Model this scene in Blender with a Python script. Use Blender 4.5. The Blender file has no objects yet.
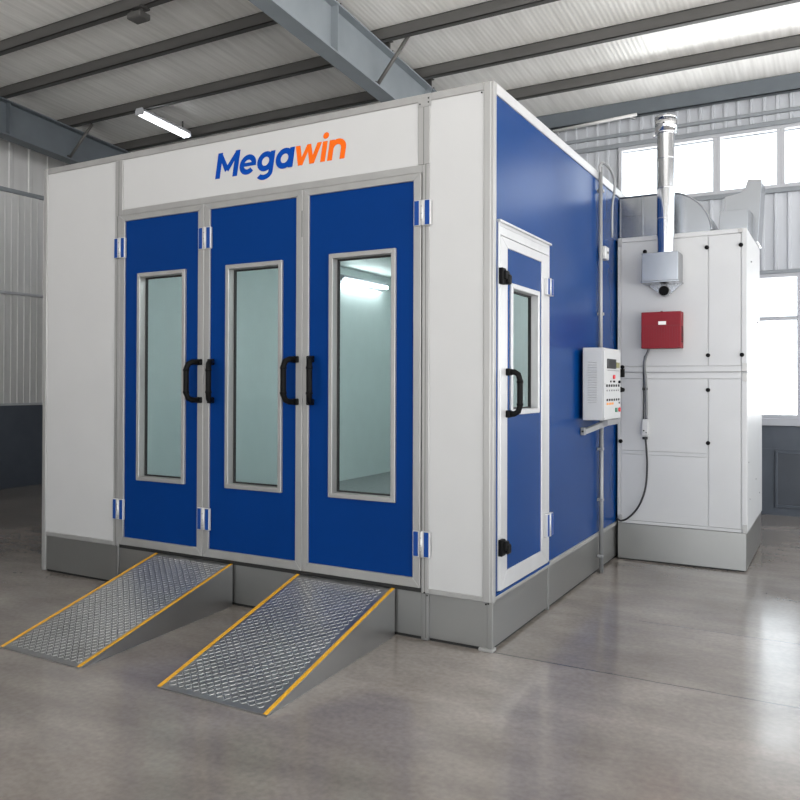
import bpy, bmesh, math, random
from mathutils import Vector, Matrix
random.seed(7)
S = bpy.context.scene
COL = S.collection

# ------------------------------------------------------------------ materials
def mat(name, col, rough=.5, metal=0., spec=.5, noise=0., nscale=6., stretch=(1, 1, 1), bump=0., bscale=60., coat=0., rvar=0.):
    m = bpy.data.materials.new(name); m.use_nodes = True
    nt = m.node_tree; b = nt.nodes['Principled BSDF']
    b.inputs['Base Color'].default_value = (*col, 1); b.inputs['Roughness'].default_value = rough
    b.inputs['Metallic'].default_value = metal; b.inputs['Specular IOR Level'].default_value = spec
    if coat:
        b.inputs['Coat Weight'].default_value = coat; b.inputs['Coat Roughness'].default_value = .12
    tc = nt.nodes.new('ShaderNodeTexCoord'); mp = nt.nodes.new('ShaderNodeMapping')
    mp.inputs['Scale'].default_value = stretch
    nt.links.new(tc.outputs['Object'], mp.inputs['Vector'])
    n = nt.nodes.new('ShaderNodeTexNoise'); n.inputs['Scale'].default_value = nscale; n.inputs['Detail'].default_value = 5
    nt.links.new(mp.outputs[0], n.inputs['Vector'])
    if noise:
        r = nt.nodes.new('ShaderNodeMapRange'); r.inputs[1].default_value = .3; r.inputs[2].default_value = .7
        r.inputs[3].default_value = 1 - noise; r.inputs[4].default_value = 1 + noise
        nt.links.new(n.outputs['Fac'], r.inputs[0])
        v = nt.nodes.new('ShaderNodeVectorMath'); v.operation = 'SCALE'; v.inputs[0].default_value = col
        nt.links.new(r.outputs[0], v.inputs['Scale']); nt.links.new(v.outputs[0], b.inputs['Base Color'])
    if rvar:
        r = nt.nodes.new('ShaderNodeMapRange'); r.inputs[1].default_value = .3; r.inputs[2].default_value = .7
        r.inputs[3].default_value = rough - rvar; r.inputs[4].default_value = rough + rvar
        nt.links.new(n.outputs['Fac'], r.inputs[0]); nt.links.new(r.outputs[0], b.inputs['Roughness'])
    if bump:
        n2 = nt.nodes.new('ShaderNodeTexNoise'); n2.inputs['Scale'].default_value = bscale
        nt.links.new(mp.outputs[0], n2.inputs['Vector'])
        bp = nt.nodes.new('ShaderNodeBump'); bp.inputs['Strength'].default_value = bump; bp.inputs['Distance'].default_value = .002
        nt.links.new(n2.outputs['Fac'], bp.inputs['Height']); nt.links.new(bp.outputs[0], b.inputs['Normal'])
    return m

def emis(name, col, strength):
    m = bpy.data.materials.new(name); m.use_nodes = True
    b = m.node_tree.nodes['Principled BSDF']
    b.inputs['Base Color'].default_value = (*col, 1)
    b.inputs['Emission Color'].default_value = (*col, 1); b.inputs['Emission Strength'].default_value = strength
    return m

def glass(name, tint, refl=1.45, rough=.0):
    m = bpy.data.materials.new(name); m.use_nodes = True
    nt = m.node_tree; nt.nodes.remove(nt.nodes['Principled BSDF'])
    out = nt.nodes['Material Output']
    t = nt.nodes.new('ShaderNodeBsdfTransparent'); t.inputs['Color'].default_value = (*tint, 1)
    g = nt.nodes.new('ShaderNodeBsdfGlossy'); g.inputs['Roughness'].default_value = rough
    f = nt.nodes.new('ShaderNodeFresnel'); f.inputs['IOR'].default_value = refl
    mx = nt.nodes.new('ShaderNodeMixShader')
    gm = nt.nodes.new('ShaderNodeNewGeometry'); k = nt.nodes.new('ShaderNodeMath'); k.operation = 'SUBTRACT'; k.inputs[0].default_value = 1
    k2 = nt.nodes.new('ShaderNodeMath'); k2.operation = 'MULTIPLY'
    nt.links.new(gm.outputs['Backfacing'], k.inputs[1]); nt.links.new(k.outputs[0], k2.inputs[0]); nt.links.new(f.outputs[0], k2.inputs[1])
    nt.links.new(k2.outputs[0], mx.inputs[0]); nt.links.new(t.outputs[0], mx.inputs[1]); nt.links.new(g.outputs[0], mx.inputs[2])
    nt.links.new(mx.outputs[0], out.inputs['Surface'])
    return m

def floor_mat():
    m = bpy.data.materials.new('polished_concrete'); m.use_nodes = True
    nt = m.node_tree; b = nt.nodes['Principled BSDF']; L = nt.links.new
    tc = nt.nodes.new('ShaderNodeTexCoord')
    def noise(sc, det, st=(1, 1, 1), dist=0.):
        mp = nt.nodes.new('ShaderNodeMapping'); mp.inputs['Scale'].default_value = st; L(tc.outputs['Object'], mp.inputs[0])
        n = nt.nodes.new('ShaderNodeTexNoise'); n.inputs['Scale'].default_value = sc; n.inputs['Detail'].default_value = det
        n.inputs['Distortion'].default_value = dist
        L(mp.outputs[0], n.inputs['Vector']); return n.outputs['Fac']
    def ramp(fac, stops):
        r = nt.nodes.new('ShaderNodeValToRGB'); e = r.color_ramp.elements
        e[0].position, e[0].color = stops[0][0], (*stops[0][1], 1)
        e[1].position, e[1].color = stops[-1][0], (*stops[-1][1], 1)
        for p, c in stops[1:-1]:
            q = e.new(p); q.color = (*c, 1)
        L(fac, r.inputs[0]); return r.outputs[0]
    big = ramp(noise(.8, 5, (1, 1, 1), .0), [(.3, (.170, .148, .129)), (.5, (.228, .203, .183)), (.7, (.297, .268, .245))])
    fine = ramp(noise(34, 6, (1, 1, 1)), [(.3, (.88, .88, .88)), (.7, (1.1, 1.1, 1.1))])
    streak = ramp(noise(2.4, 5, (.6, 1.8, 1), .0), [(.3, (.80, .80, .80)), (.7, (1.13, 1.13, 1.13))])
    def mul(a, c):
        x = nt.nodes.new('ShaderNodeMix'); x.data_type = 'RGBA'; x.blend_type = 'MULTIPLY'; x.inputs[0].default_value = 1
        L(a, x.inputs[6]); L(c, x.inputs[7]); return x.outputs[2]
    c = mul(mul(big, fine), streak)
    # saw-cut control joints running across the slab
    sep = nt.nodes.new('ShaderNodeSeparateXYZ'); L(tc.outputs['Object'], sep.inputs[0])
    wob = noise(9, 3)
    def math_(op, a, bb):
        x = nt.nodes.new('ShaderNodeMath'); x.operation = op
        for i, v in enumerate((a, bb)):
            if isinstance(v, (int, float)): x.inputs[i].default_value = v
            else: L(v, x.inputs[i])
        return x.outputs[0]
    yy = math_('ADD', sep.outputs['Y'], math_('MULTIPLY', math_('SUBTRACT', wob, .5), .012))
    def joint(y0, w):
        return math_('LESS_THAN', math_('ABSOLUTE', math_('SUBTRACT', yy, y0), 0), w)
    gt = math_('GREATER_THAN', sep.outputs['X'], 0)
    j = math_('MAXIMUM', math_('MULTIPLY', joint(.012, .006), gt), math_('MULTIPLY', joint(1.09, .0055), math_('GREATER_THAN', sep.outputs['X'], .62)))
    mx = nt.nodes.new('ShaderNodeMix'); mx.data_type = 'RGBA'
    L(math_('MULTIPLY', j, .8), mx.inputs[0]); L(c, mx.inputs[6]); mx.inputs[7].default_value = (.05, .047, .043, 1)
    L(mx.outputs[2], b.inputs['Base Color'])
    rr = nt.nodes.new('ShaderNodeMapRange'); rr.inputs[1].default_value = .3; rr.inputs[2].default_value = .7
    rr.inputs[3].default_value = .11; rr.inputs[4].default_value = .20
    L(noise(2.3, 5, (1, 1, 1), .0), rr.inputs[0]); L(rr.outputs[0], b.inputs['Roughness'])
    b.inputs['Specular IOR Level'].default_value = .75
    bp = nt.nodes.new('ShaderNodeBump'); bp.inputs['Strength'].default_value = .025; bp.inputs['Distance'].default_value = .01
    L(noise(4, 2), bp.inputs['Height']); L(bp.outputs[0], b.inputs['Normal'])
    return m

def ribbed_mat(name, c1, c2, rough, axis, period, bump=.5, metal=0.):
    """sheet whose fine pressed ribs follow one axis"""
    m = mat(name, c1, rough, metal, noise=0)
    nt = m.node_tree; b = nt.nodes['Principled BSDF']; L = nt.links.new
    tc = nt.nodes.new('ShaderNodeTexCoord'); w = nt.nodes.new('ShaderNodeTexWave')
    w.wave_type = 'BANDS'; w.bands_direction = axis; w.inputs['Scale'].default_value = .314 / period
    w.inputs['Distortion'].default_value = .35; w.inputs['Detail'].default_value = 1; w.inputs['Detail Scale'].default_value = .6
    L(tc.outputs['Object'], w.inputs['Vector'])
    n = nt.nodes.new('ShaderNodeTexNoise'); n.inputs['Scale'].default_value = 3.4; n.inputs['Detail'].default_value = 5
    mp = nt.nodes.new('ShaderNodeMapping')
    mp.inputs['Scale'].default_value = (6, .35, 1) if axis == 'X' else (.35, 6, 1)
    L(tc.outputs['Object'], mp.inputs[0]); L(mp.outputs[0], n.inputs['Vector'])
    r = nt.nodes.new('ShaderNodeValToRGB'); e = r.color_ramp.elements
    e[0].position, e[0].color = .3, (*c2, 1); e[1].position, e[1].color = .65, (*c1, 1)
    L(n.outputs['Fac'], r.inputs[0]); L(r.outputs[0], b.inputs['Base Color'])
    bp = nt.nodes.new('ShaderNodeBump'); bp.inputs['Strength'].default_value = bump; bp.inputs['Distance'].default_value = .012
    L(w.outputs['Fac'], bp.inputs['Height']); L(bp.outputs[0], b.inputs['Normal'])
    return m

M = dict(
    white=mat('white_coated_panel', (.455, .455, .455), .42, noise=.015, nscale=3, bump=.03, bscale=200),
    unit=mat('white_unit_panel', (.47, .475, .482), .38, noise=.02, nscale=4),
    alu=mat('brushed_aluminium', (.355, .353, .346), .42, .5, noise=.05, nscale=8, stretch=(1, 1, .2)),
    alud=mat('aluminium_dark_line', (.10, .10, .10), .6),
    aluw=mat('bright_aluminium', (.53, .53, .537), .36, .35, noise=.04, nscale=8, stretch=(1, 1, .2)),
    blue=mat('blue_coated_panel', (.0005, .028, .150), .5, spec=.07, noise=.04, nscale=2),
    blueside=mat('blue_coated_side_panel', (.001, .034, .150), .26, spec=.12, noise=.06, nscale=1.5),
    bluehinge=mat('blue_hinge_inlay', (.004, .045, .22), .5, spec=.2),
    steel=mat('galvanised_skirting', (.29, .29, .283), .36, .85, noise=.05, nscale=2, rvar=.02),
    rampsteel=mat('ramp_side_steel', (.36, .36, .36), .36, .9, noise=.06, nscale=2.2, rvar=.02),
    plate=mat('diamond_plate', (.44, .445, .45), .33, .95, noise=.10, nscale=3.2, rvar=.04),
    yellow=mat('yellow_edge_tape', (.64, .33, .015), .5, noise=.08, nscale=9),
    black=mat('black_plastic', (.003, .003, .0033), .55, spec=.12),
    rubber=mat('black_rubber', (.012, .012, .012), .6),
    duct=mat('galvanised_duct', (.30, .312, .33), .24, .95),
    pipe=mat('spiral_steel_pipe', (.68, .69, .71), .16, 1., noise=.04, nscale=4),
    red=mat('red_enamel', (.19, .005, .013), .5, spec=.3, noise=.06, nscale=6),
    redd=mat('dark_red_groove', (.13, .006, .01), .5),
    label=mat('white_label', (.75, .75, .73), .5),
    cab=mat('light_grey_enamel', (.47, .475, .48), .42, noise=.02),
    screen=mat('dark_display', (.012, .013, .014), .4, spec=.2),
    grey=mat('mid_grey_plastic', (.22, .225, .23), .4),
    bezel=mat('dark_bezel', (.06, .062, .065), .5, spec=.2),
    olive=mat('olive_display', (.20, .19, .07), .4),
    orange=mat('orange_label', (.70, .26, .03), .5),
    redbut=mat('red_button', (.6, .02, .03), .35),
    green=mat('green_button', (.02, .16, .09), .35),
    logoblue=mat('logo_blue_vinyl', (.0005, .046, .285), .5, spec=.1),
    logoorange=mat('logo_orange_vinyl', (.70, .118, .008), .5, spec=.1),
    purlin=mat('dark_painted_purlin', (.085, .083, .080), .55, .2, noise=.12, nscale=4, stretch=(.2, 2, 2)),
    rafter=mat('grey_painted_beam', (.20, .225, .245), .5, .1, noise=.07, nscale=3),
    rafterdark=mat('slate_painted_beam', (.105, .122, .138), .55, .1, noise=.08, nscale=3),
    girt=mat('grey_girt', (.24, .26, .28), .5, .2, noise=.06),
    wains=mat('slate_wainscot', (.068, .080, .100), .5, noise=.10, nscale=3),
    wainsdark=mat('slate_wainscot_panel', (.052, .060, .075), .5, noise=.1, nscale=3),
    sheet=mat('pale_profiled_sheet', (.56, .562, .56), .45, .1, noise=.06, nscale=2, stretch=(3, 3, .3)),
    frame=mat('white_window_frame', (.42, .43, .46), .4),
    roof=ribbed_mat('insulated_roof_sheet', (.90, .885, .855), (.76, .745, .715), .44, 'X', .055, .14, .22),
    inside=mat('white_booth_lining', (.66, .72, .71), .5, noise=.02),
    insidefloor=mat('grey_grating', (.30, .31, .31), .6, noise=.1, nscale=20),
    glass=glass('tinted_door_glass', (.885, .937, .94), 1.5),
    wglass=glass('clear_window_glass', (.96, .98, .99), 1.35),
    tube=emis('lit_tube', (.95, .98, 1.0), 9.),
    boothtube=emis('lit_booth_tube', (.95, 1.0, .99), 23.),
    cable=mat('black_cable', (.015, .015, .016), .5),
    hose=mat('grey_flexible_hose', (.13, .135, .14), .45, bump=.4, bscale=120),
    sheetback=mat('profiled_wall_sheet', (.47, .49, .525), .42, .1, noise=.06, nscale=2, stretch=(3, 3, .3)),
    conduit=mat('zinc_conduit', (.27, .275, .28), .5, .4, noise=.05),
    concrete=floor_mat(),
)

# ------------------------------------------------------------------ mesh builder
class MB:
    def __init__(s, *mats):
        s.bm = bmesh.new(); s.mats = list(mats); s.mi = 0
    def use(s, i): s.mi = i; return s
    def _merge(s, b, bevel=0., seg=1, smooth=False):
        if bevel > 0:
            bmesh.ops.bevel(b, geom=list(b.edges), offset=bevel, segments=seg, affect='EDGES', profile=.6)
        bmesh.ops.recalc_face_normals(b, faces=list(b.faces))
        vm = {v: s.bm.verts.new(v.co) for v in b.verts}
        for f in b.faces:
            try:
                nf = s.bm.faces.new([vm[v] for v in f.verts]); nf.material_index = s.mi; nf.smooth = smooth
            except ValueError: pass
        b.free(); return s
    def box(s, x0, x1, y0, y1, z0, z1, bevel=0., seg=1):
        b = bmesh.new()
        bmesh.ops.create_cube(b, size=1)
        for v in b.verts:
            v.co = Vector(((x0 + x1) / 2 + v.co.x * (x1 - x0), (y0 + y1) / 2 + v.co.y * (y1 - y0), (z0 + z1) / 2 + v.co.z * (z1 - z0)))
        return s._merge(b, bevel, seg)
    def prism(s, poly, ext, bevel=0., smooth=False):
        b = bmesh.new(); e = Vector(ext)
        a = [b.verts.new(Vector(p)) for p in poly]; c = [b.verts.new(Vector(p) + e) for p in poly]
        n = len(a)
        b.faces.new(a); b.faces.new(c[::-1])
        for i in range(n): b.faces.new([a[i], c[i], c[(i + 1) % n], a[(i + 1) % n]])
        return s._merge(b, bevel, 1, smooth)
    def hull(s, pts, bevel=0.):
        b = bmesh.new()
        for p in pts: b.verts.new(Vector(p))
        bmesh.ops.convex_hull(b, input=list(b.verts))
        bmesh.ops.dissolve_limit(b, angle_limit=.02, verts=list(b.verts), edges=list(b.edges))
        return s._merge(b, bevel)
    def cyl(s, p0, p1, r0, r1=None, n=24, cap=True, bevel=0.):
        r1 = r0 if r1 is None else r1
        p0, p1 = Vector(p0), Vector(p1); d = (p1 - p0).normalized()
        q = d.to_track_quat('Z', 'Y').to_matrix()
        b = bmesh.new(); A = []; B = []
        for i in range(n):
            t = 2 * math.pi * i / n; o = q @ Vector((math.cos(t), math.sin(t), 0))
            A.append(b.verts.new(p0 + o * r0)); B.append(b.verts.new(p1 + o * r1))
        for i in range(n):
            b.faces.new([A[i], A[(i + 1) % n], B[(i + 1) % n], B[i]])
        if cap: b.faces.new(A[::-1]); b.faces.new(B)
        s._merge(b); s.bm.faces.ensure_lookup_table()
        for f in s.bm.faces[-(n + (2 if cap else 0)):]:
            f.smooth = len(f.verts) == 4
        return s
    def tube(s, pts, r, n=10, closed_caps=True):
        P = [Vector(p) for p in pts]; rings = []
        up = Vector((0, 0, 1))
        t0 = (P[1] - P[0]).normalized()
        nrm = t0.orthogonal().normalized()
        for i, p in enumerate(P):
            t = ((P[min(i + 1, len(P) - 1)] - P[max(i - 1, 0)])).normalized()
            nrm = (nrm - t * nrm.dot(t)).normalized(); bn = t.cross(nrm)
            rings.append([s.bm.verts.new(p + (nrm * math.cos(2 * math.pi * k / n) + bn * math.sin(2 * math.pi * k / n)) * r) for k in range(n)])
        for a, c in zip(rings, rings[1:]):
            for k in range(n):
                f = s.bm.faces.new([a[k], a[(k + 1) % n], c[(k + 1) % n], c[k]]); f.smooth = True; f.material_index = s.mi
        for rg in (rings[0][::-1], rings[-1]):
            f = s.bm.faces.new(rg); f.material_index = s.mi
        return s
    def build(s, name, parent=None):
        off = Vector((0, 0, 0)); p = parent
        while p is not None: off += p.location; p = p.parent
        me = bpy.data.meshes.new(name)
        for v in s.bm.verts: v.co -= off
        s.bm.to_mesh(me); s.bm.free()
        for m in s.mats: me.materials.append(M[m])
        o = bpy.data.objects.new(name, me); COL.objects.link(o)
        if parent: o.parent = parent
        return o

def spline(pts, n=8):
    P = [Vector(p) for p in pts]; P = [2 * P[0] - P[1]] + P + [2 * P[-1] - P[-2]]; out = []
    for i in range(1, len(P) - 2):
        for k in range(n):
            t = k / n; a, b, c, d = P[i - 1:i + 3]
            out.append(.5 * ((2 * b) + (c - a) * t + (2 * a - 5 * b + 4 * c - d) * t * t + (3 * b - a - 3 * c + d) * t ** 3))
    out.append(P[-2]); return out

def thing(name, label, cat, loc, group=None):
    o = bpy.data.objects.new(name, None); o.empty_display_size = .1; COL.objects.link(o)
    o.location = loc; tag(o, label, cat, group); return o
def tag(o, label, cat, group=None):
    o['label'] = label; o['category'] = cat
    if group: o['group'] = group
    return o
def struct(o): o['kind'] = 'structure'; return o

# ------------------------------------------------------------------ constants
W, H, DEP = 4.12, 3.418, 5.9          # spray booth outside size
XW, YW = -9.2, 6.4                    # left wall, back wall
XR, YF = 6.5, -10.0                   # where the hall goes on to
SL = .08                              # roof fall towards the back wall
def zr(y): return 5.375 + SL * (YW - y)

# ------------------------------------------------------------------ hall shell
m = MB('concrete'); m.box(XW - .2, XR, YF, YW + .2, -.12, 0); struct(m.build('floor'))
m = MB('roof')
m.prism([(XW - .2, YF, zr(YF)), (XR, YF, zr(YF)), (XR, YW + .2, zr(YW + .2)), (XW - .2, YW + .2, zr(YW + .2))], (0, 0, .08))
struct(m.build('ceiling'))

def sheet_x(m, x0, x1, z0, z1, y, p=.15, d=.022):
    """profiled wall sheet in an X-Z plane, ribs standing towards -Y"""
    prof = []; x = x0
    while x < x1:
        for dx, dy in ((0, 0), (.105, 0), (.112, -d), (.143, -d), (.15, 0)):
            xx = x + dx * p / .15
            if xx <= x1: prof.append((xx, y + dy))
        x += p
    prof.append((x1, y))
    b = m.bm
    lo = [b.verts.new((a, c, z0)) for a, c in prof]; hi = [b.verts.new((a, c, z1)) for a, c in prof]
    for i in range(len(prof) - 1):
        if abs(prof[i][0] - prof[i + 1][0]) > 1e-6:
            b.faces.new([lo[i], lo[i + 1], hi[i + 1], hi[i]])
def sheet_y(m, y0, y1, z0f, z1f, x, p=.2, d=.022):
    prof = []; y = y0
    while y < y1:
        for dy, dx in ((0, 0), (.75, 0), (.79, d), (.96, d), (1., 0)):
            yy = y + dy * p
            if yy <= y1: prof.append((x + dx, yy))
        y += p
    prof.append((x, y1))
    b = m.bm
    lo = [b.verts.new((a, c, z0f(c))) for a, c in prof]; hi = [b.verts.new((a, c, z1f(c))) for a, c in prof]
    for i in range(len(prof) - 1):
        if abs(prof[i][1] - prof[i + 1][1]) > 1e-6:
            b.faces.new([lo[i], lo[i + 1], hi[i + 1], hi[i]])

# back wall: upper band of windows, lower window, dark wainscot
WB0, WB1 = 4.03, 4.80                 # upper window band
LW0, LW1, LX0, LX1 = 1.19, 2.97, .62, 3.9
m = MB('sheetback')
sheet_x(m, XW, XR, WB1, zr(YW), YW)
sheet_x(m, XW, -.82, LW1, WB1, YW)
sheet_x(m, -.82, XR, LW1, WB0, YW)
sheet_x(m, XW, LX0, 1.1, LW1, YW); sheet_x(m, LX1, XR, 1.1, LW1, YW)
m.box(XW, XR, YW + .16, YW + .2, zr(YW) - .6, zr(YW) - .05)
struct(m.build('wall_back'))
m = MB('wains', 'wainsdark', 'girt')
m.box(XW, XR, YW - .05, YW + .12, 0, 1.10)
m.use(1)
for x in (1.13, 3.2, -1.2, -3.4):
    m.box(x, x + 1.9, YW - .056, YW - .05, .13, .76)
m.use(0)
for x in (1.13, 3.2, -1.2, -3.4):
    for q in ((x - .03, x, .10, .79), (x + 1.9, x + 1.93, .10, .79), (x, x + 1.9, .76, .79), (x, x + 1.9, .10, .13)):
        m.box(q[0], q[1], YW - .075, YW - .05, q[2], q[3], .004)
m.box(XW, XR, YW - .06, YW - .05, .80, .815)
struct(m.build('wall_back_lower'))
m = MB('girt')
m.box(XW, XR, YW - .06, YW, 4.80, 4.86, .006)
struct(m.build('trim_1'))
m = MB('girt')
m.box(XW, XR, YW - .05, YW, 4.955, 5.0, .006); m.box(XW, XR, YW - .04, YW, LW1 + .0, LW1 + .05, .005)
m.box(-.82, XR, YW - .05, YW, WB0 - .06, WB0, .006)
struct(m.build('trim_2'))

def window(i, x0, x1, z0, z1, vs, hs, fw=.045):
    m = MB('frame')
    y0, y1 = YW - .045, YW + .03
    m.box(x0, x1, y0, y1, z0, z0 + fw, .004); m.box(x0, x1, y0, y1, z1 - fw, z1, .004)
    m.box(x0, x0 + fw, y0, y1, z0 + fw, z1 - fw, .004); m.box(x1 - fw, x1, y0, y1, z0 + fw, z1 - fw, .004)
    for v in vs: m.box(v - .028, v + .028, y0, y1, z0 + fw, z1 - fw, .004)
    for h in hs: m.box(x0 + fw, x1 - fw, y0 + .005, y1, h - .025, h + .025, .004)
    o = struct(m.build('window_%d' % i))
    g = MB('wglass'); g.box(x0 + .01, x1 - .01, YW, YW + .006, z0 + .01, z1 - .01); g.build('glass', o)
    return o
xs = [-.82, .425, 1.164, 1.90, 2.64, 3.38, 4.9, 6.4]
for i, (a, b) in enumerate(zip(xs, xs[1:])):
    window(i + 1, a, b, WB0, WB1, [], [])
w = window(9, LX0, LX1, LW0, LW1, [1.37, 2.12, 2.87], [2.42])
s = MB('frame'); s.box(LX0 - .03, LX1 + .03, YW - .09, YW - .02, 1.10, 1.19, .006); s.build('sill', w)

# left wall
m = MB('sheet')
sheet_y(m, YF, YW, lambda y: 1.27, lambda y: 2.94, XW, .11, .010)
sheet_y(m, YF, YW, lambda y: 2.98, lambda y: 4.48, XW, .11, .010)
sheet_y(m, YF, YW, lambda y: 4.54, lambda y: zr(y), XW, .33, .015)
m.box(XW - .12, XW - .1, YF, YW, 1.0, 5.4)
struct(m.build('wall_left'))
m = MB('wains'); m.box(XW - .1, XW + .03, YF, YW - .06, 0, 1.25, .004); struct(m.build('wall_left_lower'))
m = MB('frame'); m.box(XW - .1, XW + .05, YF, YW - .1, 1.25, 1.285, .004); struct(m.build('trim_3'))
m = MB('girt'); m.box(XW - .05, XW + .05, YF, YW - .1, 4.48, 4.54, .005); struct(m.build('trim_4'))
m = MB('frame'); m.box(XW - .05, XW + .035, YF, YW - .1, 2.94, 2.98, .004); struct(m.build('trim_5'))
# right wall and the far end behind the camera, with unseen openings shaped to let light in
m = MB('sheet')
m.box(XR, XR + .1, YF, YW, 4.7, zr(YF) + .1); m.box(XR, XR + .1, 2.6, YW, 0, .9)
for y in (YF, -6.5, -2.4, 2.2, YW - .4): m.box(XR, XR + .1, y, y + .4, 0, 4.7)
struct(m.build('wall_right'))
m = MB('sheet')
m.box(XW, -3.5, YF - .1, YF, 0, zr(YF)); m.box(6.0, XR, YF - .1, YF, 0, zr(YF)); m.box(-3.5, 6.0, YF - .1, YF, 5.0, zr(YF))
struct(m.build('wall_front'))

# ------------------------------------------------------------------ roof steel
def rafter(name, xc, hw, dz0, dz1, label, matn, struts, stiff):
    """I-beam following the roof fall; dz measured down from the roof"""
    y0, y1 = YF + .05, YW - .12
    r = thing(name, label, 'beam', (xc, y0, zr(y0) - dz1))
    def bar(x0, x1, a, b):
        return [(x0, y0, zr(y0) - b), (x1, y0, zr(y0) - b), (x1, y0, zr(y0) - a), (x0, y0, zr(y0) - a)], (0, y1 - y0, -(zr(y0) - zr(y1)))
    for nm, args in (('top_flange', (xc - hw, xc + hw, dz0, dz0 + .018)), ('web', (xc - .006, xc + .006, dz0 + .018, dz1 - .02)), ('bottom_flange', (xc - hw, xc + hw, dz1 - .02, dz1))):
        m = MB(matn); p, e = bar(*args); m.prism(p, e); m.build(nm, r)
    for y in stiff:
        m = MB(matn); z = zr(y); m.box(xc + .006, xc + hw - .01, y - .006, y + .006, z - dz1 + .02, z - dz0 - .018); m.build('stiffener', r)
    for y, dy in struts:
        m = MB('purlin'); z = zr(y)
        m.tube([(xc + hw * .6, y, z - dz1 + .03), (xc + hw * .6 + .36, y + dy, zr(y + dy) - .10)], .022, 6)
        m.cyl((xc + hw * .5, y - .02, z - dz1 + .05), (xc + hw * .5, y + .03, z - dz1 + .05), .024, n=8); m.build('fly_brace', r)
    return r
rafter('roof_beam', -2.83, .10, .142, .675, 'big grey steel I-beam with a fly brace, running back over the booth top', 'rafter',
       [(3.26, .10)], [.2, 2.42, 4.55])
rafter('roof_beam', -8.43, .11, .142, .635, 'dark slate steel I-beam under the roof along the top of the left wall', 'rafterdark',
       [(3.55, .12)], [.6, 2.55, 4.9])

def purlin(x0, x1, y, label, hh=.14, matn='purlin'):
    z = zr(y); r = thing('roof_purlin', label, 'purlin', (x0, y, z - hh), 'roof purlins')
    m = MB(matn)
    m.box(x0, x1, y - .004, y + .004, z - hh, z - .006)
    m.box(x0, x1, y - .004, y + .075, z - .014, z - .006); m.box(x0, x1, y - .004, y + .075, z - hh, z - hh + .008)
    m.box(x0, x1, y + .067, y + .075, z - hh, z - hh + .03)
    m.build('channel', r)
    for cx in (x0 + .04, x1 - .04):
        c = MB(matn); c.box(cx - .035, cx + .035, y - .014, y - .004, z - hh - .015, z - .03); c.build('cleat', r)
    return r
Lx0, Lx1, Rx0, Rx1 = XW + .06, -2.75, -2.91, XR - .02
left = [(1.58, 'dark roof purlin at the top left corner with a small fitting clamped under it'),
        (2.42, 'dark roof purlin left of the big grey beam, second down from the top left corner'),
        (3.52, 'dark roof purlin at the near end of the lit strip lamp'),
        (4.58, 'dark roof purlin just above the booth top, beyond the lit strip lamp')]
right = [(2.2, 'dark roof purlin right of the big grey beam, just its tip showing at top'),
         (3.27, 'uppermost of the three long dark roof purlins right of the big grey beam'),
         (4.29, 'middle one of three long dark roof purlins right of the big grey beam'),
         (5.31, 'lowest of the three long dark roof purlins right of the big grey beam')]
for y, l in left: purlin(Lx0, Lx1, y, l)
for y, l in right: purlin(Rx0, Rx1, y, l)
m = MB('rafterdark'); zb = zr(YW)
m.box(-8.3, XR - .02, YW - .14, YW - .128, zb - .20, zb + .005); m.box(-8.3, XR - .02, YW - .14, YW - .06, zb - .20, zb - .188)
tag(m.build('eaves_beam'), 'blue-grey steel eaves beam along the top of the back wall above the high windows', 'beam')

# small dark fitting under the first purlin
y = 1.58; z = zr(y) - .14
f = thing('clamp_fitting', 'small dark clamp fitting hanging under a roof purlin at top left', 'fitting', (-4.72, y, z - .13))
m = MB('purlin'); m.box(-4.78, -4.66, y - .05, y + .09, z - .022, z, .004); m.cyl((-4.72, y + .02, z - .06), (-4.72, y + .02, z - .02), .018, n=10); m.build('bracket', f)
m = MB('purlin'); m.box(-4.86, -4.66, y - .06, y + .10, z - .13, z - .06, .012); m.box(-4.84, -4.80, y - .03, y + .07, z - .06, z - .03, .006); m.build('housing', f)

# lit strip lamp
y0, y1 = 3.5, 4.44; z = 5.37
def strip_lamp(name, label, x, y0, y1, z0f, tubem):
    zc = z0f((y0 + y1) / 2)
    r = thing(name, label, 'lamp', (x, y0, z0f(y0) - .05))
    d = (0, y1 - y0, z0f(y1) - z0f(y0))
    m = MB('frame'); m.prism([(x - .09, y0, z0f(y0)), (x + .09, y0, z0f(y0)), (x + .06, y0, z0f(y0) + .055), (x - .06, y0, z0f(y0) + .055)], d); m.build('housing', r)
    for s in (-.042, .042):
        t = MB(tubem); t.cyl((x + s, y0 + .02, z0f(y0 + .02) - .018), (x + s, y1 - .02, z0f(y1 - .02) - .018), .019, n=12); t.build('tube', r)
    for yy in (y0, y1 - .02):
        e = MB('frame'); e.box(x - .08, x + .08, yy, yy + .02, z0f(yy) - .04, z0f(yy)); e.build('end_cap', r)
    for yy in (y0 + .1, y1 - .1):
        e = MB('purlin'); e.box(x - .012, x + .012, yy - .006, yy + .006, z0f(yy) + .04, zr(yy)); e.build('hanger', r)
    return r
strip_lamp('strip_lamp', 'lit white twin-tube strip lamp under the roof between two dark purlins', -6.83, y0, y1, lambda yy: zr(yy) - .18, 'tube')

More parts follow.
